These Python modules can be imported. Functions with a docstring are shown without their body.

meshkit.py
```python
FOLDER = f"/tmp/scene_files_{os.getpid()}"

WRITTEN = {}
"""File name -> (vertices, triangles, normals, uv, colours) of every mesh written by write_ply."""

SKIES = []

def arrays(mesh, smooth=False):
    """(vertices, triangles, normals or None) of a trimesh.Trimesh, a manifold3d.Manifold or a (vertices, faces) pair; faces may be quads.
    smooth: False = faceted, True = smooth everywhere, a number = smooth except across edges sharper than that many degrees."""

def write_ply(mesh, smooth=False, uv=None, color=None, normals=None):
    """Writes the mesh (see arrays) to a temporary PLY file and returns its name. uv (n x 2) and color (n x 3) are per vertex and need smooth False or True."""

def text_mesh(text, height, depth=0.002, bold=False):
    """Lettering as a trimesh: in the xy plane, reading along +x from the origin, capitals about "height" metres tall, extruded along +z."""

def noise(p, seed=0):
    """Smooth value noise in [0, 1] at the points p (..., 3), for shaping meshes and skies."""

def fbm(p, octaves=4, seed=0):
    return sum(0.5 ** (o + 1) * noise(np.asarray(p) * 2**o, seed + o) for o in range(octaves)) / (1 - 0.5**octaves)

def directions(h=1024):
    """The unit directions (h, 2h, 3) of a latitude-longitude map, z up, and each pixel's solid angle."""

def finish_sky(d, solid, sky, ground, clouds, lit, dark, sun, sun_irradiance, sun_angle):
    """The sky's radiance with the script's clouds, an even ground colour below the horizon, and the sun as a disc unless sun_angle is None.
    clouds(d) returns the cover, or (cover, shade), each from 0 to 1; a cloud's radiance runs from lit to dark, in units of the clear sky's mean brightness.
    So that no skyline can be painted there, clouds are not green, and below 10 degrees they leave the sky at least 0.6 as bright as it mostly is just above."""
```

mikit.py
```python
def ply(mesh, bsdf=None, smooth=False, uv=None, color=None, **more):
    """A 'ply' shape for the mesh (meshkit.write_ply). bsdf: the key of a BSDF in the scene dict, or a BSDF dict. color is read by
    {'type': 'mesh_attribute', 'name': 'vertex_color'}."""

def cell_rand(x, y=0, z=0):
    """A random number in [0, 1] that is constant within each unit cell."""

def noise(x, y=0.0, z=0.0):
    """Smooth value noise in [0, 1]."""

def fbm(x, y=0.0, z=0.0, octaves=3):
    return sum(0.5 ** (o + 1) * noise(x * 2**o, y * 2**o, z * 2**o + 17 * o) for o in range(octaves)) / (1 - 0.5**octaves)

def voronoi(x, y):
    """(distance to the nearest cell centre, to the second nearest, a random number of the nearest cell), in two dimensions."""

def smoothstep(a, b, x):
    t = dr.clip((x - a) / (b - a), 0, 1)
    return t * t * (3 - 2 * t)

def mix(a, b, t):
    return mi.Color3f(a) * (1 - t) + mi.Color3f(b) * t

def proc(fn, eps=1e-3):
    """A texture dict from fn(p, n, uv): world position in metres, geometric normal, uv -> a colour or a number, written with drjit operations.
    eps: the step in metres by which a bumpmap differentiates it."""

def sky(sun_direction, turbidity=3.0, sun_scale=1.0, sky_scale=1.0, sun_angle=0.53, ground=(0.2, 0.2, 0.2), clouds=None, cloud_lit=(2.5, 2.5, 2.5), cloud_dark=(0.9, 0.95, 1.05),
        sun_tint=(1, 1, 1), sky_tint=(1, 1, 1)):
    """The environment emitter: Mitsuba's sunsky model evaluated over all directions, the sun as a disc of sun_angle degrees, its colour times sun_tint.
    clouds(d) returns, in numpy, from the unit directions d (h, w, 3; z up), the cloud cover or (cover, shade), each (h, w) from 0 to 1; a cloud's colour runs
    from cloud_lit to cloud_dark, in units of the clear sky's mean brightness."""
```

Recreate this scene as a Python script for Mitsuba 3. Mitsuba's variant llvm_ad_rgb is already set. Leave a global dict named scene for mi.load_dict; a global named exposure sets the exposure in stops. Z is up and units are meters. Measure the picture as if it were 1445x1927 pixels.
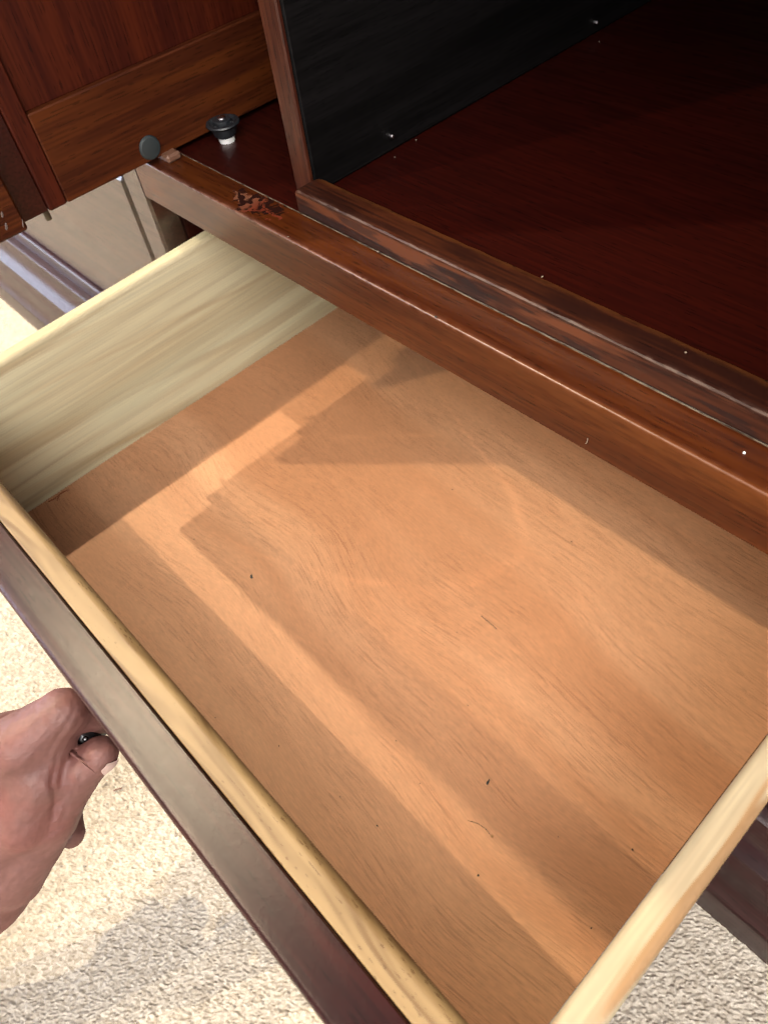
import math
import numpy as np
import trimesh
import shapely.geometry as sg
import drjit as dr
import mitsuba as mi
import mikit
import meshkit
from mikit import proc, fbm, noise, voronoi, smoothstep, mix, cell_rand
from scipy.spatial import cKDTree

T = mi.ScalarTransform4f
rng = np.random.default_rng(11)
scene, labels = {}, {}
exposure = 0.56

# ------------------------------------------------------------------ camera
CAM = np.array([-0.0005, 0.0032, 0.32])
R = np.array([[0.68875326, 0.71693065, -0.10783966], [0.51874398, -0.591243, -0.61752441], [-0.50648162, 0.36938077, -0.779124]])
FPX = 1405.646
fwd, down = R[2], R[1]
scene['camera'] = {
    'type': 'thinlens', 'fov': 2 * math.degrees(math.atan(1445 / 2 / FPX)), 'fov_axis': 'x',
    'to_world': T().look_at(origin=CAM.tolist(), target=(CAM + fwd).tolist(), up=(-down).tolist()),
    'aperture_radius': 0.0013, 'focus_distance': 0.46, 'near_clip': 0.01, 'far_clip': 60.0}


def disc_light(name, travel, E, color, dist=6.0, radius=0.036, target=(-0.25, 0.15, -0.1)):
    """a small bright far disc: direct light that travels along 'travel' and gives irradiance E at the target"""
    t = np.array(travel, float); t /= np.linalg.norm(t)
    o = np.array(target) - t * dist
    L = E * dist ** 2 / (math.pi * radius ** 2)
    scene[name] = {'type': 'disk', 'to_world': T().look_at(origin=o.tolist(), target=list(target), up=[0, 0.3, 1]) @ T().scale(radius),
                   'bsdf': {'type': 'diffuse', 'reflectance': {'type': 'rgb', 'value': 0.0}},
                   'emitter': {'type': 'area', 'radiance': {'type': 'rgb', 'value': [L * c for c in color]}}}


WARM = (1.0, 0.83, 0.57)  # colour of three unseen far discs that light the drawer like sun
disc_light('unseen_warm_light', (0.080, 0.062, -0.133), 1.5, WARM)
disc_light('unseen_warm_light_001', (0.080, 0.001, -0.133), 1.7, WARM)
disc_light('unseen_warm_light_002', (0.080, 0.133, -0.133), 1.05, WARM)
for k, w in (('unseen_warm_light', 'middle'), ('unseen_warm_light_001', 'rearmost'), ('unseen_warm_light_002', 'front')):
    labels[k] = {'label': f'unseen small round warm disc high at the left outside the picture, placed to light the drawer, {w} of three', 'category': 'unseen_warm_light'}


def panel_light(name, centre, target, w, h, rad):
    scene[name] = {'type': 'rectangle', 'to_world': T().look_at(origin=list(centre), target=list(target), up=[0, 0, 1]) @ T().scale([w / 2, h / 2, 1]),
                   'bsdf': {'type': 'diffuse', 'reflectance': {'type': 'rgb', 'value': 0.3}},
                   'emitter': {'type': 'area', 'radiance': {'type': 'rgb', 'value': list(rad)}}}


panel_light('unseen_light_panel', (-3.4, -1.6, 0.9), (-0.2, 0.1, 0.0), 2.4, 2.3, (3.4, 3.8, 4.8))  # unseen pane at the left, placed for its light and the plinth reflections
labels['unseen_light_panel'] = {'label': 'unseen large daylight pane at the left outside the picture, placed for its light and reflections', 'category': 'unseen_light'}
panel_light('unseen_light_panel_001', (1.35, -1.15, 1.95), (-0.25, 0.1, -0.1), 2.2, 1.9, (8.6, 8.2, 7.8))  # unseen panel behind the viewer, placed to light the drawer and its left side
labels['unseen_light_panel_001'] = {'label': 'unseen light panel behind and right of the viewer outside the picture, placed to light the drawer', 'category': 'unseen_light'}
scene['ambient'] = {'type': 'constant', 'radiance': {'type': 'rgb', 'value': [0.58, 0.56, 0.56]}}

# ------------------------------------------------------------------ helpers


def bx(x0, x1, y0, y1, z0, z1, b=0.0012):
    """box with chamfered edges"""
    lo, hi = np.array([x0, y0, z0]), np.array([x1, y1, z1])
    pts = []
    for i in range(8):
        s = np.array([(i >> k) & 1 for k in range(3)])
        c = np.where(s, hi, lo)
        d = np.where(s, -b, b)
        for k in range(3):
            q = c + d
            q[k] = c[k]
            pts.append(q)
    return trimesh.convex.convex_hull(np.array(pts))


def along_x(poly, x0, x1, seg=1):
    """extrude a (y, z) outline along x"""
    m = trimesh.creation.extrude_polygon(sg.Polygon(poly), x1 - x0)
    v = m.vertices
    m.vertices = np.stack([v[:, 2] + x0, v[:, 0], v[:, 1]], 1)
    return m


def along_y(poly, y0, y1):
    """extrude an (x, z) outline along y"""
    m = trimesh.creation.extrude_polygon(sg.Polygon(poly), y1 - y0)
    v = m.vertices
    m.vertices = np.stack([v[:, 0], v[:, 2] + y0, v[:, 1]], 1)
    m.invert()
    return m


def put(key, mesh, bsdf, smooth=30, **lab):
    scene[key] = mikit.ply(mesh, bsdf, smooth=smooth)
    if lab:
        labels[key] = lab


def arc(cx, cz, r, a0, a1, n=6):
    return [(cx + r * math.cos(math.radians(a)), cz + r * math.sin(math.radians(a))) for a in np.linspace(a0, a1, n)]


def px(u, v, dist):
    """the point seen at a pixel of the 1445 x 1927 photograph at that distance along the view axis (used to read off sizes)"""
    return CAM + R.T @ (np.array([(u - 722.5) / FPX, (v - 963.5) / FPX, 1.0]) * dist)


def plane_pt(u, v, axis, val):
    d = R.T @ np.array([(u - 722.5) / FPX, (v - 963.5) / FPX, 1.0])
    return CAM + d * (val - CAM[axis]) / d[axis]

# ------------------------------------------------------------------ materials


def S(v):
    return {'type': 'rgb', 'value': list(v)}


def grain(a, b, c, fa, fb):
    """streaky wood figure: a runs along the grain"""
    w = fbm(a * fa * 0.6 + 3.1, b * fb * 0.08, c * fb * 0.08, 2)
    s = fbm(a * fa, b * fb + w * 2.5, c * fb, 3)
    f = noise(a * fa * 6, b * fb * 7, c * fb * 7)
    return s, f


def mahogany(key, along, lo, hi, alpha, wear=None, bump=0.00003, ior=1.55, contrast=0.7, dist='ggx', bf=260):
    def col(p, n, uv):
        a, b, c = (p.x, p.y, p.z) if along == 'x' else ((p.y, p.x, p.z) if along == 'y' else (p.z, p.x, p.y))
        s, f = grain(a, b, c, 6.0, 85.0)
        m = mix(lo, hi, smoothstep(0.25, 0.75, s * contrast + f * 0.3 + (0.5 - 0.5 * contrast - 0.15)))
        pore = smoothstep(0.66, 0.86, noise(a * 110, b * 900, c * 900)) * 0.38
        m = m * (1 - pore)
        if wear is not None:
            m = wear(m, p)
        return m

    def bmp(p, n, uv):
        return fbm(p.x * bf, p.y * bf, p.z * bf, 2)
    scene[key] = {'type': 'twosided', 'b': {'type': 'bumpmap', 'arbitrary': proc(bmp, 4e-4), 'scale': bump,
                  'b': {'type': 'roughplastic', 'distribution': dist, 'alpha': alpha, 'int_ior': ior, 'nonlinear': True,
                        'diffuse_reflectance': proc(col)}}}


YR, ZR = 0.258, 0.0415        # front plane of the cabinet, top of the drawer rail


def rail_wear_highlight(m, p):
    edge = dr.exp(-(dr.abs(p.y - YR) + dr.abs(p.z - ZR)) / 0.0011)  # bright highlight line painted along the worn front edge
    n = fbm(p.x * 180, p.y * 300, p.z * 300, 3)
    m = mix(m, (0.46, 0.24, 0.17), dr.clip(edge * smoothstep(0.25, 0.6, n) * 1.0, 0, 1))
    # worn bare patch near the left end of the rail top
    d = dr.sqrt(dr.square((p.x + 0.462) / 0.026) + dr.square((p.y - 0.273) / 0.012))
    wx, wy = (fbm(p.x * 90, p.y * 90, 5, 3) - 0.5) * 0.03, (fbm(p.x * 90, p.y * 90, 8, 3) - 0.5) * 0.03
    patch = smoothstep(1.05, 0.80, d + (fbm((p.x + wx) * 160, (p.y + wy) * 160, 0, 5) - 0.5) * 1.6) * smoothstep(0.04, 0.041, p.z)
    inner = smoothstep(0.44, 0.58, fbm((p.x + wy) * 170 + 9, (p.y + wx) * 170, 0, 5))
    bare = mix(mix((0.30, 0.13, 0.075), (0.25, 0.05, 0.022), smoothstep(-0.475, -0.455, p.x)), (0.035, 0.009, 0.006), inner)
    m = mix(m, bare, patch)
    # honey coloured rubbed band below the front edge
    rub = smoothstep(0.022, 0.0385, p.z + (fbm(p.x * 60, 3, p.z * 300, 5) - 0.5) * 0.020) * smoothstep(YR + 0.004, YR + 0.001, p.y) * smoothstep(-0.36, -0.1, p.x)
    return mix(m, (0.24, 0.075, 0.016), rub * 0.7)


def stop_wear_highlight(m, p):
    n = fbm(p.x * 150, p.y * 300, p.z * 300, 3)
    edge = dr.exp(-(dr.abs(p.y - 0.2838) + dr.abs(p.z - 0.060)) / 0.0007)  # pale highlight painted along the upper front edge of the strip
    m = mix(m, (0.34, 0.22, 0.17), edge * smoothstep(0.35, 0.6, n) * 0.8)
    # blotchy bare orange wood on the front face
    face = smoothstep(0.2862, 0.2850, p.y) * smoothstep(0.0585, 0.0570, p.z)
    b = fbm(p.x * 16, p.z * 150, 4, 5)
    spot = smoothstep(0.44, 0.66, b + (p.z - 0.053) * 16) * face
    m = mix(m, (0.19, 0.056, 0.020), spot * 0.8)
    dark = smoothstep(0.56, 0.66, fbm(p.x * 22 + 20, p.z * 130, 9, 5)) * face
    m = mix(m, (0.014, 0.008, 0.009), dark * 0.6)
    # worn light rear edge
    rear = smoothstep(0.2990, 0.3058, p.y + (n - 0.5) * 0.004)
    m = mix(m, (0.17, 0.055, 0.014), rear * 0.75)
    nick = smoothstep(0.3045, 0.3062, p.y + (fbm(p.x * 260, p.y * 300, 3, 3) - 0.5) * 0.006) * smoothstep(0.40, 0.62, fbm(p.x * 40 + 3, 1, 2, 2) + smoothstep(-0.24, -0.16, p.x) * 0.12)
    return mix(m, (0.010, 0.004, 0.003), nick * 0.9)


mahogany('wood_rail', 'x', (0.075, 0.012, 0.0022), (0.165, 0.040, 0.0065), 0.11, rail_wear_highlight, 0.00002, 1.54, 0.6)
mahogany('wood_stop', 'x', (0.028, 0.006, 0.003), (0.085, 0.020, 0.006), 0.18, stop_wear_highlight, 0.00003, 1.38)
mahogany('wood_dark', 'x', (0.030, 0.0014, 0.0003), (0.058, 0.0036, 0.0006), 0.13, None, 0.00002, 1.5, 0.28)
mahogany('wood_gloss', 'x', (0.055, 0.011, 0.009), (0.10, 0.022, 0.015), 0.06, None, 0.000004, 1.9)
mahogany('wood_plinth', 'x', (0.034, 0.0065, 0.008), (0.055, 0.010, 0.012), 0.10, None, 0.000004, 1.46)
mahogany('wood_front', 'x', (0.026, 0.0044, 0.0046), (0.060, 0.0105, 0.0090), 0.115, None, 0.00004, 1.38, 0.8, 'beckmann', 800)
mahogany('wood_door_rail', 'y', (0.055, 0.0090, 0.0014), (0.120, 0.0270, 0.0036), 0.26, None, 0.00003, 1.3)
mahogany('wood_door_panel', 'z', (0.045, 0.0046, 0.0014), (0.088, 0.0120, 0.0023), 0.24, None, 0.00003, 1.3)
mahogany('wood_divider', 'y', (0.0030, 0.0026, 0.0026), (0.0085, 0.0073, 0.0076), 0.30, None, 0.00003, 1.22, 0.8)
mahogany('wood_divider_edge', 'z', (0.07, 0.014, 0.005), (0.13, 0.032, 0.011), 0.22, None, 0.00003, 1.42)


def poplar_col(p, n, uv):
    s, f = grain(p.y, p.x, p.z + fbm(p.y * 4, p.z * 9, 1, 2) * 0.03, 2.0, 85.0)
    m = mix((0.66, 0.575, 0.38), (0.80, 0.745, 0.54), smoothstep(0.30, 0.62, s))
    streak = smoothstep(0.55, 0.78, fbm(p.y * 3.0 + 7, p.x * 10, (p.z + fbm(p.y * 3, p.z * 7, 5, 2) * 0.05) * 75, 3))
    m = mix(m, (0.56, 0.43, 0.24), streak * 0.7)
    g = smoothstep(0.5, 0.75, fbm(p.y * 6, p.z * 22, 2.2, 2))
    m = mix(m, (0.70, 0.70, 0.52), g * 0.4)
    return m * (0.90 + 0.17 * noise(p.y * 20, p.x * 900, p.z * 900))


def poplar_top(p, n, uv):
    m = mix((0.50, 0.39, 0.25), (0.62, 0.53, 0.365), smoothstep(0.3, 0.7, fbm(p.x * 130, p.y * 9, 0.5, 3)))
    d = smoothstep(0.52, 0.64, fbm(p.x * 110 + 4, p.y * 7 + 2, 3, 3))
    m = mix(m, (0.42, 0.22, 0.075), d * 0.75) * (0.92 + 0.13 * noise(p.x * 900, p.y * 30, 1))
    return m


def oak_col(p, n, uv):
    w = fbm(p.x * 9, p.y * 60, 0, 2)
    s = fbm(p.x * 11, p.y * 150 + w * 5, p.z * 60, 3)
    m = mix((0.22, 0.125, 0.046), (0.41, 0.285, 0.140), smoothstep(0.3, 0.62, s))
    pore = smoothstep(0.70, 0.84, noise(p.x * 320, p.y * 1400, p.z * 900)) * smoothstep(0.4, 0.62, fbm(p.x * 16 + 5, p.y * 40, 2, 2))
    return mix(m, (0.13, 0.065, 0.02), pore * 0.6)


def floor_warp(p):
    w = fbm(p.x * 5.5, p.y * 5.5, 0.0, 2)
    return p.y + (w - 0.5) * 0.07 + dr.exp(-(dr.square((p.x + 0.20) / 0.16) + dr.square((p.y - 0.14) / 0.10))) * 0.02


def ply_col(p, n, uv):
    y = floor_warp(p)
    s = fbm(p.x * 2.0, y * 24, 0, 3)
    m = mix((0.61, 0.32, 0.162), (0.70, 0.41, 0.230), smoothstep(0.28, 0.70, s))
    # faint cathedral figure: nested arches that point along +x
    g = p.x + 0.218 + 11.5 * dr.square(p.y - 0.262) + (fbm(p.x * 12, p.y * 12, 4, 2) - 0.5) * 0.05
    arch = dr.exp(-dr.square(g / 0.006)) + 0.5 * dr.exp(-dr.square((g - 0.075) / 0.010)) + 0.5 * dr.exp(-dr.square((g + 0.085) / 0.010)) + 0.4 * dr.exp(-dr.square((g - 0.19) / 0.014))
    m = m * (1 + 0.075 * arch * smoothstep(0.15, 0.7, fbm(p.x * 25, p.y * 25, 9, 2)) - 0.04 * smoothstep(0.0, -0.02, g))
    m = mix(m, (0.54, 0.255, 0.120), smoothstep(0.5, 0.75, fbm(p.x * 2.2 + 4, y * 13 + 1, 2, 2)) * 0.22)
    # open pores: short dark dashes along the grain
    q = y * 1250
    dash = smoothstep(0.60, 0.80, noise(p.x * 60 + cell_rand(q, 1, 1) * 50, q, 0)) * smoothstep(0.2, 0.6, fbm(p.x * 14, y * 40, 7, 2))
    m = mix(m, (0.30, 0.10, 0.032), dash * 0.30)
    fine = noise(p.x * 260, y * 1900, 3)
    return m * (0.92 + 0.16 * fine)


def ply_bump(p, n, uv):
    y = floor_warp(p)
    return noise(p.x * 60 + cell_rand(y * 1250, 1, 1) * 50, y * 1250, 0)


def wood_plain(key, fn, alpha, bump=None, scale=0.0):
    b = {'type': 'roughplastic', 'distribution': 'ggx', 'alpha': alpha, 'int_ior': 1.45, 'nonlinear': True, 'diffuse_reflectance': proc(fn)}
    if bump is not None:
        b = {'type': 'bumpmap', 'arbitrary': proc(bump, 3e-4), 'scale': scale, 'b': b}
    scene[key] = {'type': 'twosided', 'b': b}


wood_plain('poplar', poplar_col, 0.34)
wood_plain('poplar_edge', poplar_top, 0.30)
wood_plain('oak', oak_col, 0.22)
wood_plain('plywood', ply_col, 0.33, ply_bump, 0.00012)


def carpet_col(p, n, uv):
    v, w, c = voronoi(p.x * 330, p.y * 330)
    m = mix((0.33, 0.285, 0.23), (0.47, 0.425, 0.36), c)
    return m * (0.85 + 0.28 * fbm(p.x * 900, p.y * 900, p.z * 900, 2))


scene['carpet_pile'] = {'type': 'twosided', 'b': {'type': 'diffuse', 'reflectance': proc(carpet_col)}}


def flat_mat(key, rgb, alpha=0.2, ior=1.5):
    scene[key] = {'type': 'twosided', 'b': {'type': 'roughplastic', 'distribution': 'ggx', 'alpha': alpha, 'int_ior': ior, 'diffuse_reflectance': S(rgb)}}


flat_mat('black_plastic', (0.012, 0.014, 0.017), 0.16)
flat_mat('rubber_grey', (0.030, 0.040, 0.042), 0.4)
flat_mat('white_plastic', (0.72, 0.72, 0.70), 0.2)
flat_mat('olive_pin', (0.10, 0.075, 0.040), 0.3)
flat_mat('chip_dark', (0.055, 0.045, 0.035), 0.5)
flat_mat('chip_black', (0.012, 0.009, 0.007), 0.4)
flat_mat('chip_wood', (0.50, 0.27, 0.12), 0.4)
flat_mat('chip_pale', (0.38, 0.29, 0.22), 0.5)
flat_mat('block_wood', (0.15, 0.07, 0.042), 0.22)
flat_mat('scuff_grey', (0.17, 0.12, 0.105), 0.4)
flat_mat('thread_red', (0.20, 0.07, 0.045), 0.5)
flat_mat('splinter_orange', (0.40, 0.13, 0.04), 0.5)
scene['dark_metal'] = {'type': 'twosided', 'b': {'type': 'roughconductor', 'alpha': 0.18, 'eta': S((2.2, 2.1, 2.0)), 'k': S((2.4, 2.3, 2.3)), 'specular_reflectance': S((0.25, 0.26, 0.27))}}
scene['steel'] = {'type': 'twosided', 'b': {'type': 'roughconductor', 'alpha': 0.25, 'material': 'Cr'}}


def dust_col(p, n, uv):
    return mix((0.018, 0.010, 0.006), (0.11, 0.085, 0.06), smoothstep(0.3, 0.62, fbm(p.x * 170, p.y * 900, p.z * 900, 3)))


scene['groove_dust'] = {'type': 'twosided', 'b': {'type': 'diffuse', 'reflectance': proc(dust_col)}}


def skin_col(p, n, uv):
    m = mix((0.085, 0.034, 0.028), (0.140, 0.060, 0.050), fbm(p.x * 60, p.y * 60, p.z * 60, 3))
    k = dr.exp(-(dr.square(p.x + 0.290) + dr.square(p.y + 0.075) + dr.square(p.z + 0.052)) / 0.022 ** 2)
    k2 = dr.exp(-(dr.square(p.x + 0.262) + dr.square(p.y + 0.040) + dr.square(p.z + 0.045)) / 0.015 ** 2)
    m = mix(m, (0.21, 0.050, 0.040), dr.clip(k * 0.75 + k2 * 0.5, 0, 1))
    m = mix(m, (0.13, 0.038, 0.031), smoothstep(0.45, 0.75, fbm(p.x * 45 + 7, p.y * 45, p.z * 45, 3)) * 0.5)
    return m * (0.88 + 0.24 * fbm(p.x * 420, p.y * 420, p.z * 420, 2))


def skin_bump(p, n, uv):
    return fbm(p.x * 700, p.y * 700, p.z * 700, 2) + 2.2 * fbm(p.x * 170, p.y * 170, p.z * 170, 2)


scene['skin'] = {'type': 'twosided', 'b': {'type': 'bumpmap', 'arbitrary': proc(skin_bump, 3e-4), 'scale': 0.0003,
                 'b': {'type': 'principled', 'base_color': proc(skin_col), 'roughness': 0.55, 'specular': 0.45, 'sheen': 0.2}}}
scene['nail'] = {'type': 'twosided', 'b': {'type': 'principled', 'base_color': S((0.36, 0.25, 0.22)), 'roughness': 0.28, 'specular': 0.5}}

# ------------------------------------------------------------------ carpet


def carpet_mesh():
    step = 0.00105
    xs, ys = np.arange(-0.72, 0.17, step), np.arange(-0.36, 0.2151, step)
    X, Y = np.meshgrid(xs, ys, indexing='ij')
    P = np.stack([X, Y, X * 0], -1)
    sp = 0.0030
    gx, gy = np.meshgrid(np.arange(-0.82, 0.28, sp), np.arange(-0.38, 0.24, sp), indexing='ij')
    pts = np.stack([gx + np.where((np.arange(gx.shape[1]) % 2)[None] > 0, sp / 2, 0), gy], -1).reshape(-1, 2) + rng.normal(0, sp * 0.34, (gx.size, 2))
    hgt = rng.uniform(0.6, 1.0, len(pts))
    Q = np.stack([X, Y], -1).reshape(-1, 2)
    Q = Q + 0.0004 * (np.stack([meshkit.noise(np.c_[Q * 330, Q[:, :1] * 0], 3), meshkit.noise(np.c_[Q * 330, Q[:, :1] * 0], 8)], -1) - 0.5) * 2
    d, i = cKDTree(pts).query(Q, k=2)
    e = np.clip((d[:, 1] - d[:, 0]) / (sp * 0.75), 0, 1)
    h = (np.sqrt(np.clip(1 - (1 - e) ** 2, 0, 1)) * hgt[i[:, 0]] * 0.0031).reshape(X.shape)
    h += (meshkit.noise(P * 620, 5) - 0.5) * 0.0009
    edge = np.minimum.reduce([X - xs[0], xs[-1] - X, Y - ys[0]])
    h = 0.0016 + (h - 0.0016) * np.clip(edge / 0.02, 0, 1)
    Z = -0.342 + h
    V = np.stack([X, Y, Z], -1).reshape(-1, 3)
    n, m = X.shape
    k = np.arange(n * m).reshape(n, m)
    a, b, c, d4 = k[:-1, :-1].ravel(), k[1:, :-1].ravel(), k[1:, 1:].ravel(), k[:-1, 1:].ravel()
    F = np.vstack([np.c_[a, b, c], np.c_[a, c, d4]])
    # the rest of the floor, as a ring round the fine piece
    x0, x1, y0, y1 = xs[0], xs[-1], ys[0], ys[-1]
    z = -0.342 + 0.0016
    B = 4.0
    ring = np.array([[-B, -B, z], [B, -B, z], [B, B, z], [-B, B, z], [x0, y0, z], [x1, y0, z], [x1, y1, z], [x0, y1, z]])
    o = len(V)
    G = np.array([[0, 1, 5], [0, 5, 4], [1, 2, 6], [1, 6, 5], [2, 3, 7], [2, 7, 6], [3, 0, 4], [3, 4, 7]]) + o
    return trimesh.Trimesh(np.vstack([V, ring]), np.vstack([F, G]), process=False)


put('carpet', carpet_mesh(), 'carpet_pile', smooth=True, label='cream loop pile carpet under the cabinet', kind='structure')

# ------------------------------------------------------------------ cabinet
cab = 'cabinet'
labels[cab] = {'label': 'dark glossy mahogany cabinet with worn front rail and open compartment', 'category': 'cabinet'}
XL, XRR = -0.6165, 0.50


def bull(y0, y1, z0, z1, r):
    """outline (y, z) of a board with its two top edges rounded"""
    return [(y0, z0), (y1, z0)] + arc(y1 - r, z1 - r, r, 0, 90, 5) + arc(y0 + r, z1 - r, r, 90, 180, 5)


put(cab + '__drawer_rail', along_x([(YR, 0.005), (0.2845, 0.005), (0.2845, ZR)] + arc(YR + 0.0014, ZR - 0.0014, 0.0014, 90, 180, 5), XL, XRR), 'wood_rail', label='long front rail with a rubbed front edge and a bare chipped patch')
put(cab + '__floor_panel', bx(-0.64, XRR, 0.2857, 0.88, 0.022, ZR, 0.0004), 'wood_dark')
put(cab + '__groove', along_x([(0.2845, 0.036), (0.2857, 0.036), (0.2857, 0.0414), (0.2851, 0.0419), (0.2845, 0.0414)], XL, XRR), 'groove_dust', label='dusty beige line along the joint of the rail')


def stop_mesh():
    xs = np.concatenate([[-0.424, -0.4225, -0.420], np.linspace(-0.415, XRR, 90)])
    prof = [(0.2857, ZR + 0.0003), (0.2838, 0.0445), (0.2838, 0.0590), (0.2846, 0.0600), (0.288, 0.0606), (0.300, 0.0606), (0.3045, 0.0600), (0.3062, 0.0585), (0.3066, ZR + 0.0003)]
    V = []
    for x in xs:
        t = 1.0 if x > -0.4215 else (0.75 if x > -0.4235 else 0.4)
        for j, (y, z) in enumerate(prof):
            w = (meshkit.noise(np.array([[x * 140, j * 3.7, 0.0]]), 4)[0] - 0.5) * (0.0005 if j in (3, 6, 7) else 0.0)
            V.append([x, y + w, ZR + 0.0003 + (z - ZR - 0.0003) * (0.86 + 0.14 * t) + w])
    n, m = len(xs), len(prof)
    F = []
    for i in range(n - 1):
        for j in range(m):
            a, b = i * m + j, i * m + (j + 1) % m
            F += [[a, a + m, b + m], [a, b + m, b]]
    for i, flip in ((0, False), (n - 1, True)):
        o = i * m
        for j in range(1, m - 1):
            F.append([o, o + j + 1, o + j] if flip else [o, o + j, o + j + 1])
    tm = trimesh.Trimesh(np.array(V), np.array(F), process=False)
    tm.fix_normals()
    return tm


put(cab + '__door_stop', stop_mesh(), 'wood_stop', 35, label='raised stop strip behind the rail with blotchy worn varnish')
put(cab + '__divider', bx(-0.452, -0.4335, 0.3085, 0.88, ZR, 1.05, 0.002), 'wood_divider')
put(cab + '__divider_edge', bx(-0.4525, -0.433, 0.3042, 0.3085, ZR, 1.05, 0.0012), 'wood_divider_edge', label='reddish front edge of the dark upright divider')
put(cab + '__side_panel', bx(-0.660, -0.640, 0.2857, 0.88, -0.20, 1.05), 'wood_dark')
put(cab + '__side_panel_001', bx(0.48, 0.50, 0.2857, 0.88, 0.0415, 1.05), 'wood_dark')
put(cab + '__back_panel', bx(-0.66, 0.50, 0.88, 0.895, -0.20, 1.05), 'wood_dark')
put(cab + '__shelf', bx(-0.4333, 0.4797, 0.33, 0.8795, 0.40, 0.418), 'wood_dark')  # unseen shelf, placed to darken the depth of the compartment
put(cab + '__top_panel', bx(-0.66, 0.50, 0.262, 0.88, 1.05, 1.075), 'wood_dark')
put(cab + '__stile', bx(-0.652, XL - 0.0003, 0.2582, 0.284, -0.1938, 1.05, 0.0025), 'wood_gloss')
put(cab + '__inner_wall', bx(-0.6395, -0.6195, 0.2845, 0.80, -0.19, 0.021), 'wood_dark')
put(cab + '__closed_drawer_front', bx(-1.60, -0.6555, 0.2575, 0.280, -0.1943, 0.009, 0.003), 'wood_gloss', label='glossy closed front beside the stile mirroring the bright carpet')
put(cab + '__upper_rail', bx(-1.60, -0.6525, 0.2565, 0.280, 0.0125, 0.12, 0.002), 'wood_gloss')
cab_prof = [(0.284, -0.1940), (0.2535, -0.1940), (0.2518, -0.1957), (0.2516, -0.2145), (0.2445, -0.2155), (0.2420, -0.2173), (0.2412, -0.2210),
            (0.2402, -0.227), (0.2380, -0.235), (0.2340, -0.242), (0.2280, -0.2475), (0.2252, -0.2500), (0.2250, -0.2535), (0.2236, -0.2580), (0.2215, -0.2650), (0.2202, -0.2740),
            (0.2190, -0.2850), (0.2160, -0.2930), (0.2120, -0.2990), (0.2100, -0.3020), (0.2098, -0.3450), (0.284, -0.3450)]
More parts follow.
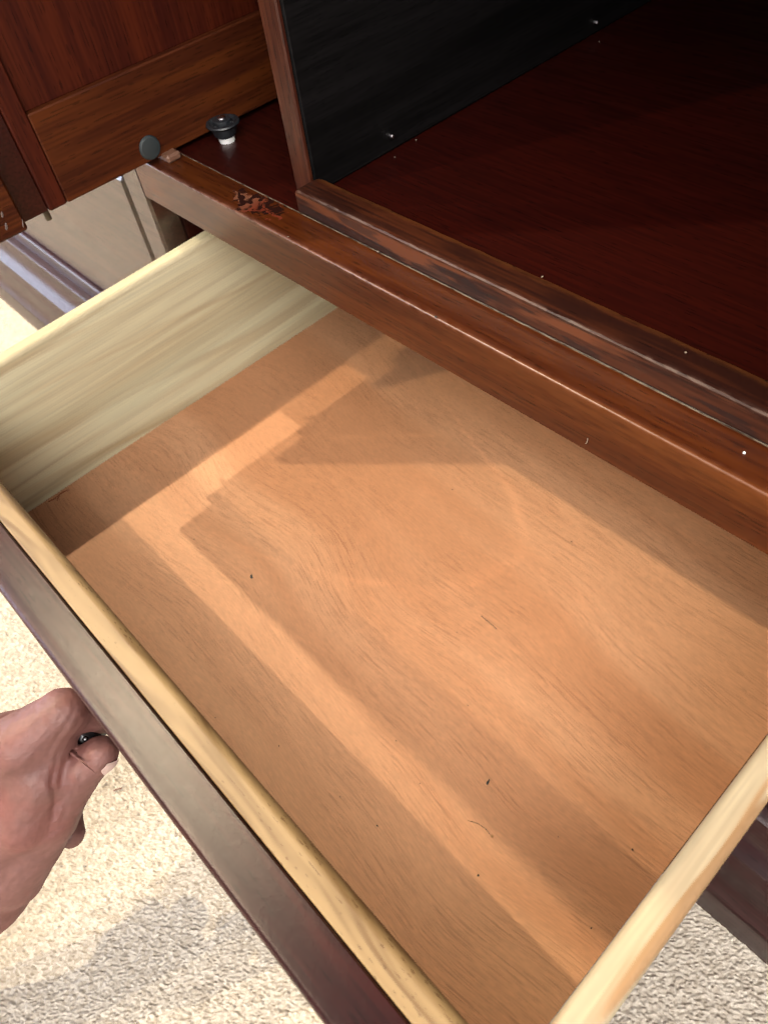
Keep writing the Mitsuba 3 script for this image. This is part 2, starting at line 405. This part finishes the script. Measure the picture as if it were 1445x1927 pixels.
put(cab + '__plinth_moulding', along_x(cab_prof, -2.0, XRR), 'wood_plinth', 40, label='glossy stepped plinth moulding along the carpet')

# ------------------------------------------------------------------ drawer
dw = 'drawer'
DS, DZ = 1.12, -0.0384       # size of the drawer against the plan it is drawn to, height of its rim


def dput(key, mesh, bsdf, smooth=30, **lab):
    mesh.apply_scale(DS)
    mesh.apply_translation([0, 0, DZ])
    put(key, mesh, bsdf, smooth, **lab)


labels[dw] = {'label': 'open wooden drawer with pale sides and orange plywood bottom', 'category': 'drawer'}
dput(dw + '__front_panel', along_x([(-0.0003, -0.155), (-0.0003, -0.0012), (-0.0012, -0.0002)] + [(-0.014, 0.0004)] + arc(-0.0192, -0.0036, 0.0034, 90, 180, 5) + [(-0.0226, -0.155)], -0.575, 0.060), 'wood_front', 40)
dput(dw + '__inner_front', along_x([(0.0002, -0.145)] + [(0.0149, -0.145)] + arc(0.0149 - 0.0055, -0.0055 - 0.0008, 0.0055, 0, 90, 6) + arc(0.0002 + 0.0012, -0.0012 - 0.0008, 0.0012, 90, 180, 5), -0.5335, 0.0143), 'oak', 40, label='oak inner front board with a rounded top')


def side_mesh(x0, x1, y0, y1, za, zb, zbot, r):
    prof = [(x0, zbot), (x1, zbot)] + arc(x1 - r, -r, r, 0, 90, 6) + arc(x0 + r, -r, r, 90, 180, 6)
    m = along_y(prof, y0, y1)
    v = m.vertices.copy()
    top = np.clip((v[:, 2] - zbot) / -zbot, 0, 1)
    v[:, 2] += top * (za + (zb - za) * (v[:, 1] - y0) / (y1 - y0))
    m.vertices = v
    return m


YB = 0.45
dput(dw + '__side_panel', side_mesh(-0.534, -0.520, 0.0152, YB, -0.0055, 0.0075, -0.137, 0.004), 'poplar', 40, label='pale greenish drawer side with streaky grain')
dput(dw + '__side_panel_001', side_mesh(0.0003, 0.0143, 0.0152, YB, 0.0, 0.0, -0.137, 0.0035), 'poplar_edge', 40, label='near drawer side seen from above, cream with tan streaks')
dput(dw + '__back_panel', bx(-0.5195, 0.0, YB - 0.012, YB, -0.137, -0.02), 'poplar')
dput(dw + '__bottom_panel', bx(-0.5198, 0.0001, 0.0152, YB - 0.0125, -0.1365, -0.133, 0.0002), 'plywood', False, label='orange plywood drawer bottom with fine dark grain')


def lathe(prof, n=40):
    return trimesh.creation.revolve(np.array(prof), sections=n)


def turned(prof, origin, axis, n=40):
    m = lathe(prof, n)
    m.apply_transform(trimesh.geometry.align_vectors([0, 0, 1], axis))
    m.apply_translation(origin)
    return m


KX, KZ = -0.270, -0.074
dput(dw + '__knob', turned([(0, 0), (0.0175, 0), (0.0170, 0.0022), (0.0085, 0.004), (0.0085, 0.008), (0.0135, 0.011), (0.0155, 0.015), (0.0135, 0.020), (0.007, 0.0235), (0, 0.0245)], [KX, -0.0224, KZ], [0, -1, 0]), 'dark_metal', 40, label='dark metal drawer knob held in the hand')
bead = [trimesh.creation.icosphere(1, 0.0017) for _ in range(16)]
for i, b in enumerate(bead):
    a = i * math.pi / 8
    b.apply_translation([KX + 0.0152 * math.cos(a), -0.0374, KZ + 0.0152 * math.sin(a)])
dput(dw + '__knob__beaded_rim', trimesh.util.concatenate(bead), 'dark_metal', True)

# ------------------------------------------------------------------ pocket door
dk = 'cabinet__door'
labels[dk] = {'label': 'brown panelled door standing open with a chipped lower corner'}
XD, YD, ZD = -0.581, 0.144, 0.046


def dbox(u0, u1, z0, z1, x1, th, b=0.001):
    return bx(XD + x1 - th, XD + x1, YD + u0, YD + u1, ZD + z0, ZD + z1, b)


H = 0.95
put(dk + '__stile', dbox(0.0225, 0.0375, 0, H, 0.0, 0.016), 'wood_door_panel')
put(dk + '__rabbet', dbox(0.0, 0.0222, 0, H, -0.003, 0.011, 0.0006), 'wood_dark')
put(dk + '__rail', dbox(0.0378, 0.60, 0, 0.0655, 0.0002, 0.016), 'wood_door_rail', label='bottom rail of the door with a dark round bumper')
put(dk + '__panel', dbox(0.0378, 0.60, 0.0657, H, -0.006, 0.010, 0.0002), 'wood_door_panel')
put(dk + '__edge_strip', dbox(-0.036, -0.0003, -0.0008, H, 0.008, 0.0115, 0.0016), 'wood_door_rail', label='edge strip of the door with chipped worn end')
for i, (u, v, su, sz) in enumerate([(12, 426, 0.0011, 0.0026), (4, 404, 0.0010, 0.0022), (43, 420, 0.0005, 0.0034)]):
    q = plane_pt(u, v, 0, XD + 0.008)
    c = trimesh.creation.icosphere(2, 1.0)
    c.apply_scale([0.0005, su, sz])
    c.vertices += 0.25 * np.array([0.0, su, sz]) * (meshkit.noise(c.vertices * [0, 900, 900] + 3.3 * i, 5)[:, None] - 0.5) * 2
    c.apply_transform(trimesh.transformations.rotation_matrix(-0.35, [1, 0, 0]))
    c.apply_translation([XD + 0.008, q[1], q[2]])
    put(dk + '__scuff' + (f'_{i:03d}' if i else ''), c, 'scuff_grey', True)
put(dk + '__bumper', turned([(0, 0), (0.0088, 0), (0.0092, 0.0008), (0.0088, 0.0022), (0.0078, 0.0030), (0, 0.0034)], [XD + 0.0002, YD + 0.1165, ZD + 0.0105], [1, 0, 0]), 'rubber_grey', 40, label='dark grey round bumper pad on the door rail')
put(dk + '__pin', turned([(0, 0), (0.0021, 0.0002), (0.0025, 0.001), (0.0025, 0.016), (0, 0.016)], [XD - 0.014, YD + 0.0225, ZD - 0.0115], [0, 0, 1]), 'olive_pin', 40, label='small brown pin below the door edge')

dk2 = 'cabinet__unseen_door_001'  # unseen closed door, placed to keep light out of the right compartment
labels[dk2] = {'label': 'second door of the cabinet, closed, unseen outside the picture at the right, placed to darken the compartment'}
put(dk2 + '__rail', bx(-0.0000, 0.3998, 0.2600, 0.2800, 0.046, 0.1115), 'wood_door_rail')
put(dk2 + '__stile', bx(-0.0402, -0.0002, 0.2600, 0.2800, 0.046, 1.0), 'wood_door_panel')
put(dk2 + '__stile_001', bx(0.4000, 0.4600, 0.2600, 0.2800, 0.046, 1.0), 'wood_door_panel')
put(dk2 + '__panel', bx(-0.0000, 0.3998, 0.2650, 0.2760, 0.1117, 1.0), 'wood_door_panel')

# ------------------------------------------------------------------ small things on the cabinet
gd = 'door_guide'
labels[gd] = {'label': 'black plastic roller guide on white base beside the open door', 'category': 'guide'}
GX, GY, GS = -0.5640, 0.3215, 0.86


def gput(key, mesh, mat, smooth):
    mesh.apply_scale([GS, GS, GS * 1.12])
    mesh.apply_translation([GX, GY, ZR])
    put(key, mesh, mat, smooth)


gput(gd + '__base', turned([(0, 0), (0.0076, 0), (0.0079, 0.004), (0.0076, 0.0050), (0, 0.0050)], [0, 0, 0], [0, 0, 1]), 'white_plastic', 40)
gput(gd + '__roller', turned([(0, 0.0048), (0.0092, 0.0048), (0.0108, 0.0062), (0.0130, 0.0125), (0.0158, 0.0140), (0.0164, 0.0152), (0.0158, 0.0163), (0.0132, 0.0168), (0.0118, 0.0150), (0.0092, 0.0148), (0.0088, 0.0182), (0.0076, 0.0190), (0.0, 0.0190)], [0, 0, 0], [0, 0, 1]), 'black_plastic', 40)
ribs = [bx(-0.0012, 0.0012, 0.0088, 0.0130, 0.0140, 0.0172, 0.0004) for _ in range(4)]
for i, b in enumerate(ribs):
    b.apply_transform(trimesh.transformations.rotation_matrix(0.4 + i * math.pi / 2, [0, 0, 1]))
gput(gd + '__rib', trimesh.util.concatenate(ribs), 'black_plastic', False)
gput(gd + '__screw', turned([(0, 0), (0.0040, 0), (0.0038, 0.0010), (0.0020, 0.0016), (0, 0.0010)], [0, 0, 0.0189], [0, 0, 1]), 'steel', 40)

put('wood_block', bx(-0.590, -0.5715, 0.2680, 0.2815, ZR, ZR + 0.0065, 0.0018), 'block_wood', False, label='small brown wood block lying on the rail under the door', category='wood block')


def chip(n, sx, sy, sz, seed):
    r = np.random.default_rng(seed)
    p = r.normal(0, 1, (n, 3))
    p /= np.linalg.norm(p, axis=1, keepdims=True)
    return trimesh.convex.convex_hull(p * np.array([sx, sy, sz]) * r.uniform(0.75, 1.1, (n, 1)))


def tube(points, radius, sides=6):
    p = np.array(points, float)
    t = np.gradient(p, axis=0)
    t /= np.linalg.norm(t, axis=1, keepdims=True)
    a = np.cross(t, [0.13, 0.2, 0.97])
    a /= np.linalg.norm(a, axis=1, keepdims=True)
    b = np.cross(t, a)
    ang = np.arange(sides) * 2 * np.pi / sides
    rr = np.broadcast_to(radius, (len(p),))
    V = (p[:, None] + rr[:, None, None] * (np.cos(ang)[None, :, None] * a[:, None] + np.sin(ang)[None, :, None] * b[:, None])).reshape(-1, 3)
    F = []
    for i in range(len(p) - 1):
        for j in range(sides):
            q, s = i * sides + j, i * sides + (j + 1) % sides
            F += [[q, s, s + sides], [q, s + sides, q + sides]]
    F += [[0, j + 1, j] for j in range(1, sides - 1)] + [[(len(p) - 1) * sides, (len(p) - 1) * sides + j, (len(p) - 1) * sides + j + 1] for j in range(1, sides - 1)]
    return trimesh.Trimesh(V, np.array(F), process=False)


def thing(key, mesh, mat, label, cat, smooth=False, group=None):
    put(key, mesh, mat, smooth, label=label, category=cat)
    if group:
        labels[key]['group'] = group


FZ = DZ - 0.133 * DS
spots = [('wood_chip', 918, 1473, (0.0009, 0.0026, 0.0006), 'chip_dark', 'dark brown chip lying in the lower middle of the drawer bottom', 'chip', 20),
         ('wood_flake', 473, 1085, (0.0026, 0.0012, 0.0003), 'chip_dark', 'greyish brown flake near the left middle of the drawer bottom', 'flake', -30),
         ('wood_chip_001', 925, 1575, (0.0012, 0.0012, 0.0007), 'chip_wood', 'light tan wood chip on the drawer bottom near the bright streak', 'chip', 10),
         ('dark_crumb', 900, 1648, (0.0007, 0.0009, 0.0006), 'chip_black', 'black crumb on the drawer bottom below the tan chip', 'crumb', 0)]
for key, u, v, s, mat, lab, cat, rot in spots:
    m = chip(16, *s, seed=u)
    m.apply_transform(trimesh.transformations.rotation_matrix(math.radians(rot), [0, 0, 1]))
    p = plane_pt(u, v, 2, FZ)
    m.apply_translation([p[0], p[1], FZ + s[2] * 0.75])
    thing(key, m, mat, lab, cat)

specks = [(624, 942), (852, 922), (1075, 1020), (880, 1328), (640, 1500), (710, 1555), (790, 1475), (745, 1395), (365, 1015), (300, 908), (560, 1240), (405, 1350), (1050, 1575), (1190, 1600), (860, 1190), (700, 1740), (1112, 1747), (525, 1405), (330, 890)]
for i, (u, v) in enumerate(specks):
    s = rng.uniform(0.0004, 0.0007)
    m = chip(10, s * 1.3, s, s * 0.7, seed=200 + i)
    p = plane_pt(u, v, 2, FZ)
    m.apply_translation([p[0], p[1], FZ + s * 0.5])
    thing('speck' + (f'_{i:03d}' if i else ''), m, 'chip_black', 'tiny dark speck of dirt on the drawer bottom', 'speck', group='dirt specks on the drawer bottom')


def fibre(key, pix, z, r, mat, label, cat, axis=2, lift=0.0006):
    pts = [plane_pt(u, v, axis, z) for u, v in pix]
    pts = np.array(pts)
    pts[:, 2 if axis == 2 else 1] += (lift if axis == 2 else -lift)
    t = np.linspace(0, len(pts) - 1, 12)
    c = np.stack([np.interp(t, range(len(pts)), pts[:, k]) for k in range(3)], 1)
    thing(key, tube(c, r), mat, label, cat, True)


fibre('wood_splinter', [(92, 945), (105, 938), (118, 927), (124, 924)], FZ, 0.0007, 'splinter_orange', 'curled orange splinter at the foot of the pale drawer side', 'splinter')
fibre('wood_splinter_001', [(108, 942), (113, 930), (130, 922)], FZ, 0.0005, 'splinter_orange', 'thin straight splinter beside the curled orange one', 'splinter')
fibre('dark_fibre', [(905, 1160), (920, 1172), (935, 1185)], FZ, 0.00022, 'chip_black', 'thin dark fibre right of the middle of the drawer bottom', 'fibre')
fibre('dark_fibre_001', [(880, 1545), (898, 1550), (915, 1562), (922, 1572)], FZ, 0.00013, 'chip_black', 'curved dark hair touching the light tan wood chip', 'hair')
fibre('pale_fibre', [(1107, 824), (1106, 830), (1103, 834)], YR, 0.0003, 'chip_pale', 'short pale fibre stuck to the front of the rail', 'fibre', 1)

for key, u, v, z, s, mat, lab, cat in [
        ('white_bead', 1400, 853, ZR, 0.0010, 'white_plastic', 'tiny white bead on the rail top near the right edge', 'bead'),
        ('paint_chip', 339, 448, ZR, 0.0, 'chip_pale', '', ''),
        ('crumb', 1290, 664, 0.0606, 0.0011, 'chip_pale', 'pale crumb on the stop strip at the right', 'crumb'),
        ('crumb_001', 711, 474, ZR + 0.001, 0.0012, 'chip_pale', 'pale crumb in the dusty groove of the rail', 'crumb'),
        ('crumb_002', 1020, 522, 0.0606, 0.0014, 'chip_pale', 'pale flake on the rear edge of the stop strip', 'crumb'),
        ('dark_chip', 819, 598, ZR, 0.0016, 'chip_dark', 'dark splintered chip on the front edge of the rail', 'chip'),
        ('crumb_003', 541, 447, ZR, 0.0012, 'chip_pale', 'pale chip on the front edge of the rail near the bare patch', 'crumb'),
        ('crumb_004', 783, 264, ZR, 0.0013, 'chip_pale', 'white crumb by the foot of the dark divider, farther of two', 'crumb'),
        ('crumb_005', 743, 296, ZR, 0.0010, 'chip_pale', 'white crumb by the foot of the dark divider, nearer of two', 'crumb'),
        ('crumb_006', 1128, 78, ZR, 0.0014, 'chip_pale', 'white crumb far back on the dark compartment floor', 'crumb')]:
    if not s:
        continue
    p = plane_pt(u, v, 2, z)
    s *= 0.75
    m = trimesh.creation.icosphere(2, s) if key == 'white_bead' else chip(14, s, s * 0.8, s * 0.6, seed=u + v)
    m.apply_translation([p[0], p[1] + (0.0006 if key in ('dark_chip', 'crumb_003') else 0), z + s * 0.5])
    thing(key, m, mat, lab, cat, True if key == 'white_bead' else False)

for key, u, v, lab in [('shelf_pin', 733, 254, 'nearer steel shelf pin on the dark divider'), ('shelf_pin_001', 1118, 40, 'farther steel shelf pin on the dark divider')]:
    p = plane_pt(u, v, 0, -0.4335)
    m = turned([(0, 0), (0.0016, 0), (0.0018, 0.003), (0.0012, 0.004), (0, 0.0042)], p, [1, 0, 0], 16)
    thing(key, m, 'steel', lab, 'pin', 40)

# lint on the carpet
fibre('red_thread', [(214, 1489), (222, 1486), (230, 1484)], -0.339, 0.0006, 'thread_red', 'short reddish thread on the carpet right of the thumb', 'thread')

# ------------------------------------------------------------------ the hand
person = 'person'


def P(u, v, d):
    return px(u, v, d * 1.12)


def rcone(Q, a, b, ra, rb):
    """signed distance to a tapered capsule"""
    ab = b - a
    L2 = ab @ ab
    t = np.clip((Q - a) @ ab / L2, 0, 1)
    return np.linalg.norm(Q - a - t[:, None] * ab, axis=1) - (ra + (rb - ra) * t)


def smin(a, b, k):
    h = np.clip(0.5 + 0.5 * (b - a) / k, 0, 1)
    return b + (a - b) * h - k * h * (1 - h)


MM = 0.00112
fing = dict(
    index=[(P(42, 1400, .405), 17.5), (P(118, 1341, .405), 13.0), (P(150, 1346, .418), 10.0), (P(198, 1354, .432), 8.4)],
    middle=[(P(2, 1398, .425), 15), (P(88, 1352, .438), 11), (P(160, 1392, .455), 9.0), (P(150, 1432, .462), 7.8)],
    ring=[(P(-40, 1430, .445), 14), (P(60, 1390, .468), 10.5), (P(128, 1455, .478), 8.8), (P(112, 1500, .480), 7.6)],
    little=[(P(-70, 1490, .462), 13), (P(50, 1470, .488), 9.5), (P(122, 1520, .470), 9.5), (P(132, 1568, .466), 9.2)])
thumb = [(P(20, 1640, .438), 21), (P(96, 1540, .424), 14.5), (P(148, 1452, .417), 12.4), (P(188, 1420, .414), 10.4)]
web = [(P(100, 1385, .411), 13.5), (P(74, 1462, .410), 15.0), (P(50, 1540, .418), 18.0)]
wrist = (P(-54, 1678, .452), 28)
elbow = (P(-250, 1950, .480), 35)


def hand_sdf(Q):
    palm = None
    for k, r in (('index', 15), ('middle', 16), ('ring', 16), ('little', 15)):
        d = rcone(Q, wrist[0] + (fing[k][0][0] - wrist[0]) * 0.12, fing[k][0][0], 20 * MM, r * MM)
        palm = d if palm is None else smin(palm, d, 14 * MM)
    palm = smin(palm, rcone(Q, elbow[0], wrist[0], elbow[1] * MM, wrist[1] * MM), 20 * MM)
    palm = smin(palm, rcone(Q, wrist[0] * 0.7 + P(30, 1560, .43) * 0.3, P(30, 1560, .43), 25 * MM, 20 * MM), 22 * MM)
    out = palm
    for k, js in fing.items():
        f = None
        for (a, ra), (b, rb) in zip(js[:-1], js[1:]):
            d = rcone(Q, a, b, ra * MM, rb * MM)
            f = d if f is None else smin(f, d, 2.5 * MM)
        out = smin(out, f, 5 * MM)
    for (a, ra), (b, rb) in zip(web[:-1], web[1:]):
        out = smin(out, rcone(Q, a, b, ra * MM, rb * MM), 4 * MM)
    f = None
    for (a, ra), (b, rb) in zip(thumb[:-1], thumb[1:]):
        d = rcone(Q, a, b, ra * MM, rb * MM)
        f = d if f is None else smin(f, d, 4 * MM)
    return smin(out, f, 2.2 * MM)


def surface_net(fn, lo, hi, h):
    """a closed mesh of the zero set of fn (vectorised naive surface nets)"""
    ax = [np.arange(l, u + h, h) for l, u in zip(lo, hi)]
    G = np.stack(np.meshgrid(*ax, indexing='ij'), -1)
    D = fn(G.reshape(-1, 3)).reshape(G.shape[:3])
    s = D < 0
    c = np.zeros(tuple(n - 1 for n in D.shape), int)
    for o in np.ndindex(2, 2, 2):
        c += s[tuple(slice(a, n - 1 + a) for a, n in zip(o, D.shape))]
    cell = (c > 0) & (c < 8)
    idx = -np.ones(cell.shape, int)
    idx[cell] = np.arange(cell.sum())
    at = np.argwhere(cell)
    acc, cnt = np.zeros((len(at), 3)), np.zeros(len(at))
    corners = [np.array(o) for o in np.ndindex(2, 2, 2)]
    for i, o in enumerate(corners):
        for p in corners[i + 1:]:
            if np.abs(o - p).sum() != 1:
                continue
            a, b = D[tuple((at + o).T)], D[tuple((at + p).T)]
            cross = (a < 0) != (b < 0)
            t = np.where(cross, a / np.where(cross, a - b, 1), 0)
            pos = at + o + t[:, None] * (p - o)
            acc[cross] += pos[cross]
            cnt[cross] += 1
    V = np.array(lo) + acc / cnt[:, None] * h
    F = []
    for k in range(3):
        i, j = (k + 1) % 3, (k + 2) % 3
        e = np.zeros(3, int); e[k] = 1
        sl0 = tuple(slice(0, -1) if q == k else slice(1, -1) for q in range(3))
        sl1 = tuple(slice(1, None) if q == k else slice(1, -1) for q in range(3))
        ch = s[sl0] != s[sl1]
        pos = np.argwhere(ch)
        off = np.array([0 if q == k else 1 for q in range(3)])
        pos = pos + off
        ei, ej = np.eye(3, dtype=int)[i], np.eye(3, dtype=int)[j]
        q4 = [idx[tuple((pos - x).T)] for x in (ei * 0, ei, ei + ej, ej)]
        inside = s[tuple(pos.T)]
        quad = np.stack(q4, 1)
        quad[~inside] = quad[~inside][:, ::-1]
        F.append(quad)
    F = np.vstack(F)
    F = np.vstack([F[:, [0, 1, 2]], F[:, [0, 2, 3]]])
    m = trimesh.Trimesh(V, F, process=False)
    if m.volume < 0:
        m.invert()
    return m


allp = np.array([p for js in list(fing.values()) + [thumb] for p, _ in js] + [wrist[0]])
allp = np.vstack([allp, elbow[0]])
lo, hi = allp.min(0) - 0.048, allp.max(0) + 0.043
hand = surface_net(hand_sdf, lo, hi, 0.0015)
trimesh.smoothing.filter_taubin(hand, iterations=8)
hv, hn = hand.vertices, hand.vertex_normals


def skin_pt(u, v):
    """the point of the hand's surface nearest to the line through a reading of the photograph"""
    d = R.T @ np.array([(u - 722.5) / FPX, (v - 963.5) / FPX, 1.0])
    d /= np.linalg.norm(d)
    w = hv - CAM
    off = np.linalg.norm(w - (w @ d)[:, None] * d, axis=1)
    c = np.where(off < max(0.0025, off.min() + 0.0003))[0]
    return hv[c[np.argmin((w @ d)[c])]]


creases = [([(110, 1445), (105, 1478), (107, 1512), (100, 1546)], 1.3, 2.0), ([(158, 1362), (138, 1388), (112, 1432)], 0.8, 1.3), ([(146, 1340), (120, 1375), (97, 1418)], 0.7, 1.3),
           ([(128, 1330), (104, 1362), (86, 1396)], 0.45, 1.1), ([(143, 1452), (150, 1472), (152, 1490)], 0.6, 1.1), ([(128, 1468), (138, 1490), (140, 1510)], 0.5, 1.1), ([(120, 1490), (126, 1520), (122, 1548)], 0.45, 1.2),
           ([(60, 1325), (75, 1345), (70, 1372)], 0.3, 1.0), ([(75, 1318), (92, 1336), (90, 1360)], 0.35, 1.0), ([(40, 1345), (52, 1365), (48, 1395)], 0.25, 1.2)]
cut = np.zeros(len(hv))
for pix, depth, width in creases:
    q = np.array([skin_pt(u, v) for u, v in pix])
    t = np.linspace(0, len(q) - 1, 40)
    c = np.stack([np.interp(t, range(len(q)), q[:, k]) for k in range(3)], 1)
    dd = cKDTree(c).query(hv)[0]
    cut += 0.55 * depth * 0.001 * np.exp(-(dd / (width * 0.001)) ** 2) - 0.2 * depth * 0.001 * np.exp(-((dd - 0.0032) / 0.0018) ** 2)
ridge = 1 - np.abs(2 * meshkit.noise(np.c_[hv @ (R.T @ [0.8, 0.6, 0]), hv @ (R.T @ [-0.3, 0.4, 0.2]), hv @ (R.T @ [0, 0, 0.5])] * 190, 6) - 1)
hand.vertices = hv - hn * (0.0004 * np.clip(ridge - 0.55, 0, 1) / 0.45 + 0.0010 * (meshkit.noise(hv * 60, 2) - 0.5) + cut)[:, None]
scene[person] = mikit.ply(hand, 'skin', smooth=True)
labels[person] = {'label': 'bare left hand of a person gripping the drawer knob between thumb and fingers', 'category': 'person'}
tip, ip = thumb[3][0], thumb[2][0]
ax_ = (tip - ip) / np.linalg.norm(tip - ip)
side = R.T @ np.array([0.76, 0.60, -0.22])
side -= ax_ * (side @ ax_)
side /= np.linalg.norm(side)
wid = np.cross(ax_, side)
g = []
nu, nv = 13, 13
r0 = thumb[3][1] * MM
for i in range(nu):
    for j in range(nv):
        a, b = i / (nu - 1), -1 + 2 * j / (nv - 1)
        lo_s, hi_s = -0.0115 + 0.002 * b * b, 0.0075 * math.sqrt(max(0.0, 1 - 0.5 * b * b))
        q = lo_s + (hi_s - lo_s) * a
        rr = math.sqrt(r0 * r0 - max(q, 0) ** 2) + 0.0006 - 0.0006 * abs(b) ** 3
        ang = b * 0.62
        g.append(tip + ax_ * q + side * (rr * math.cos(ang)) + wid * (rr * math.sin(ang)))
F = [[i * nv + j, (i + 1) * nv + j, (i + 1) * nv + j + 1, i * nv + j + 1] for i in range(nu - 1) for j in range(nv - 1)]
scene[person + '__thumb_nail'] = mikit.ply(trimesh.Trimesh(np.array(g), np.vstack([np.array(F)[:, [0, 1, 2]], np.array(F)[:, [0, 2, 3]]]), process=False), 'nail', smooth=True)
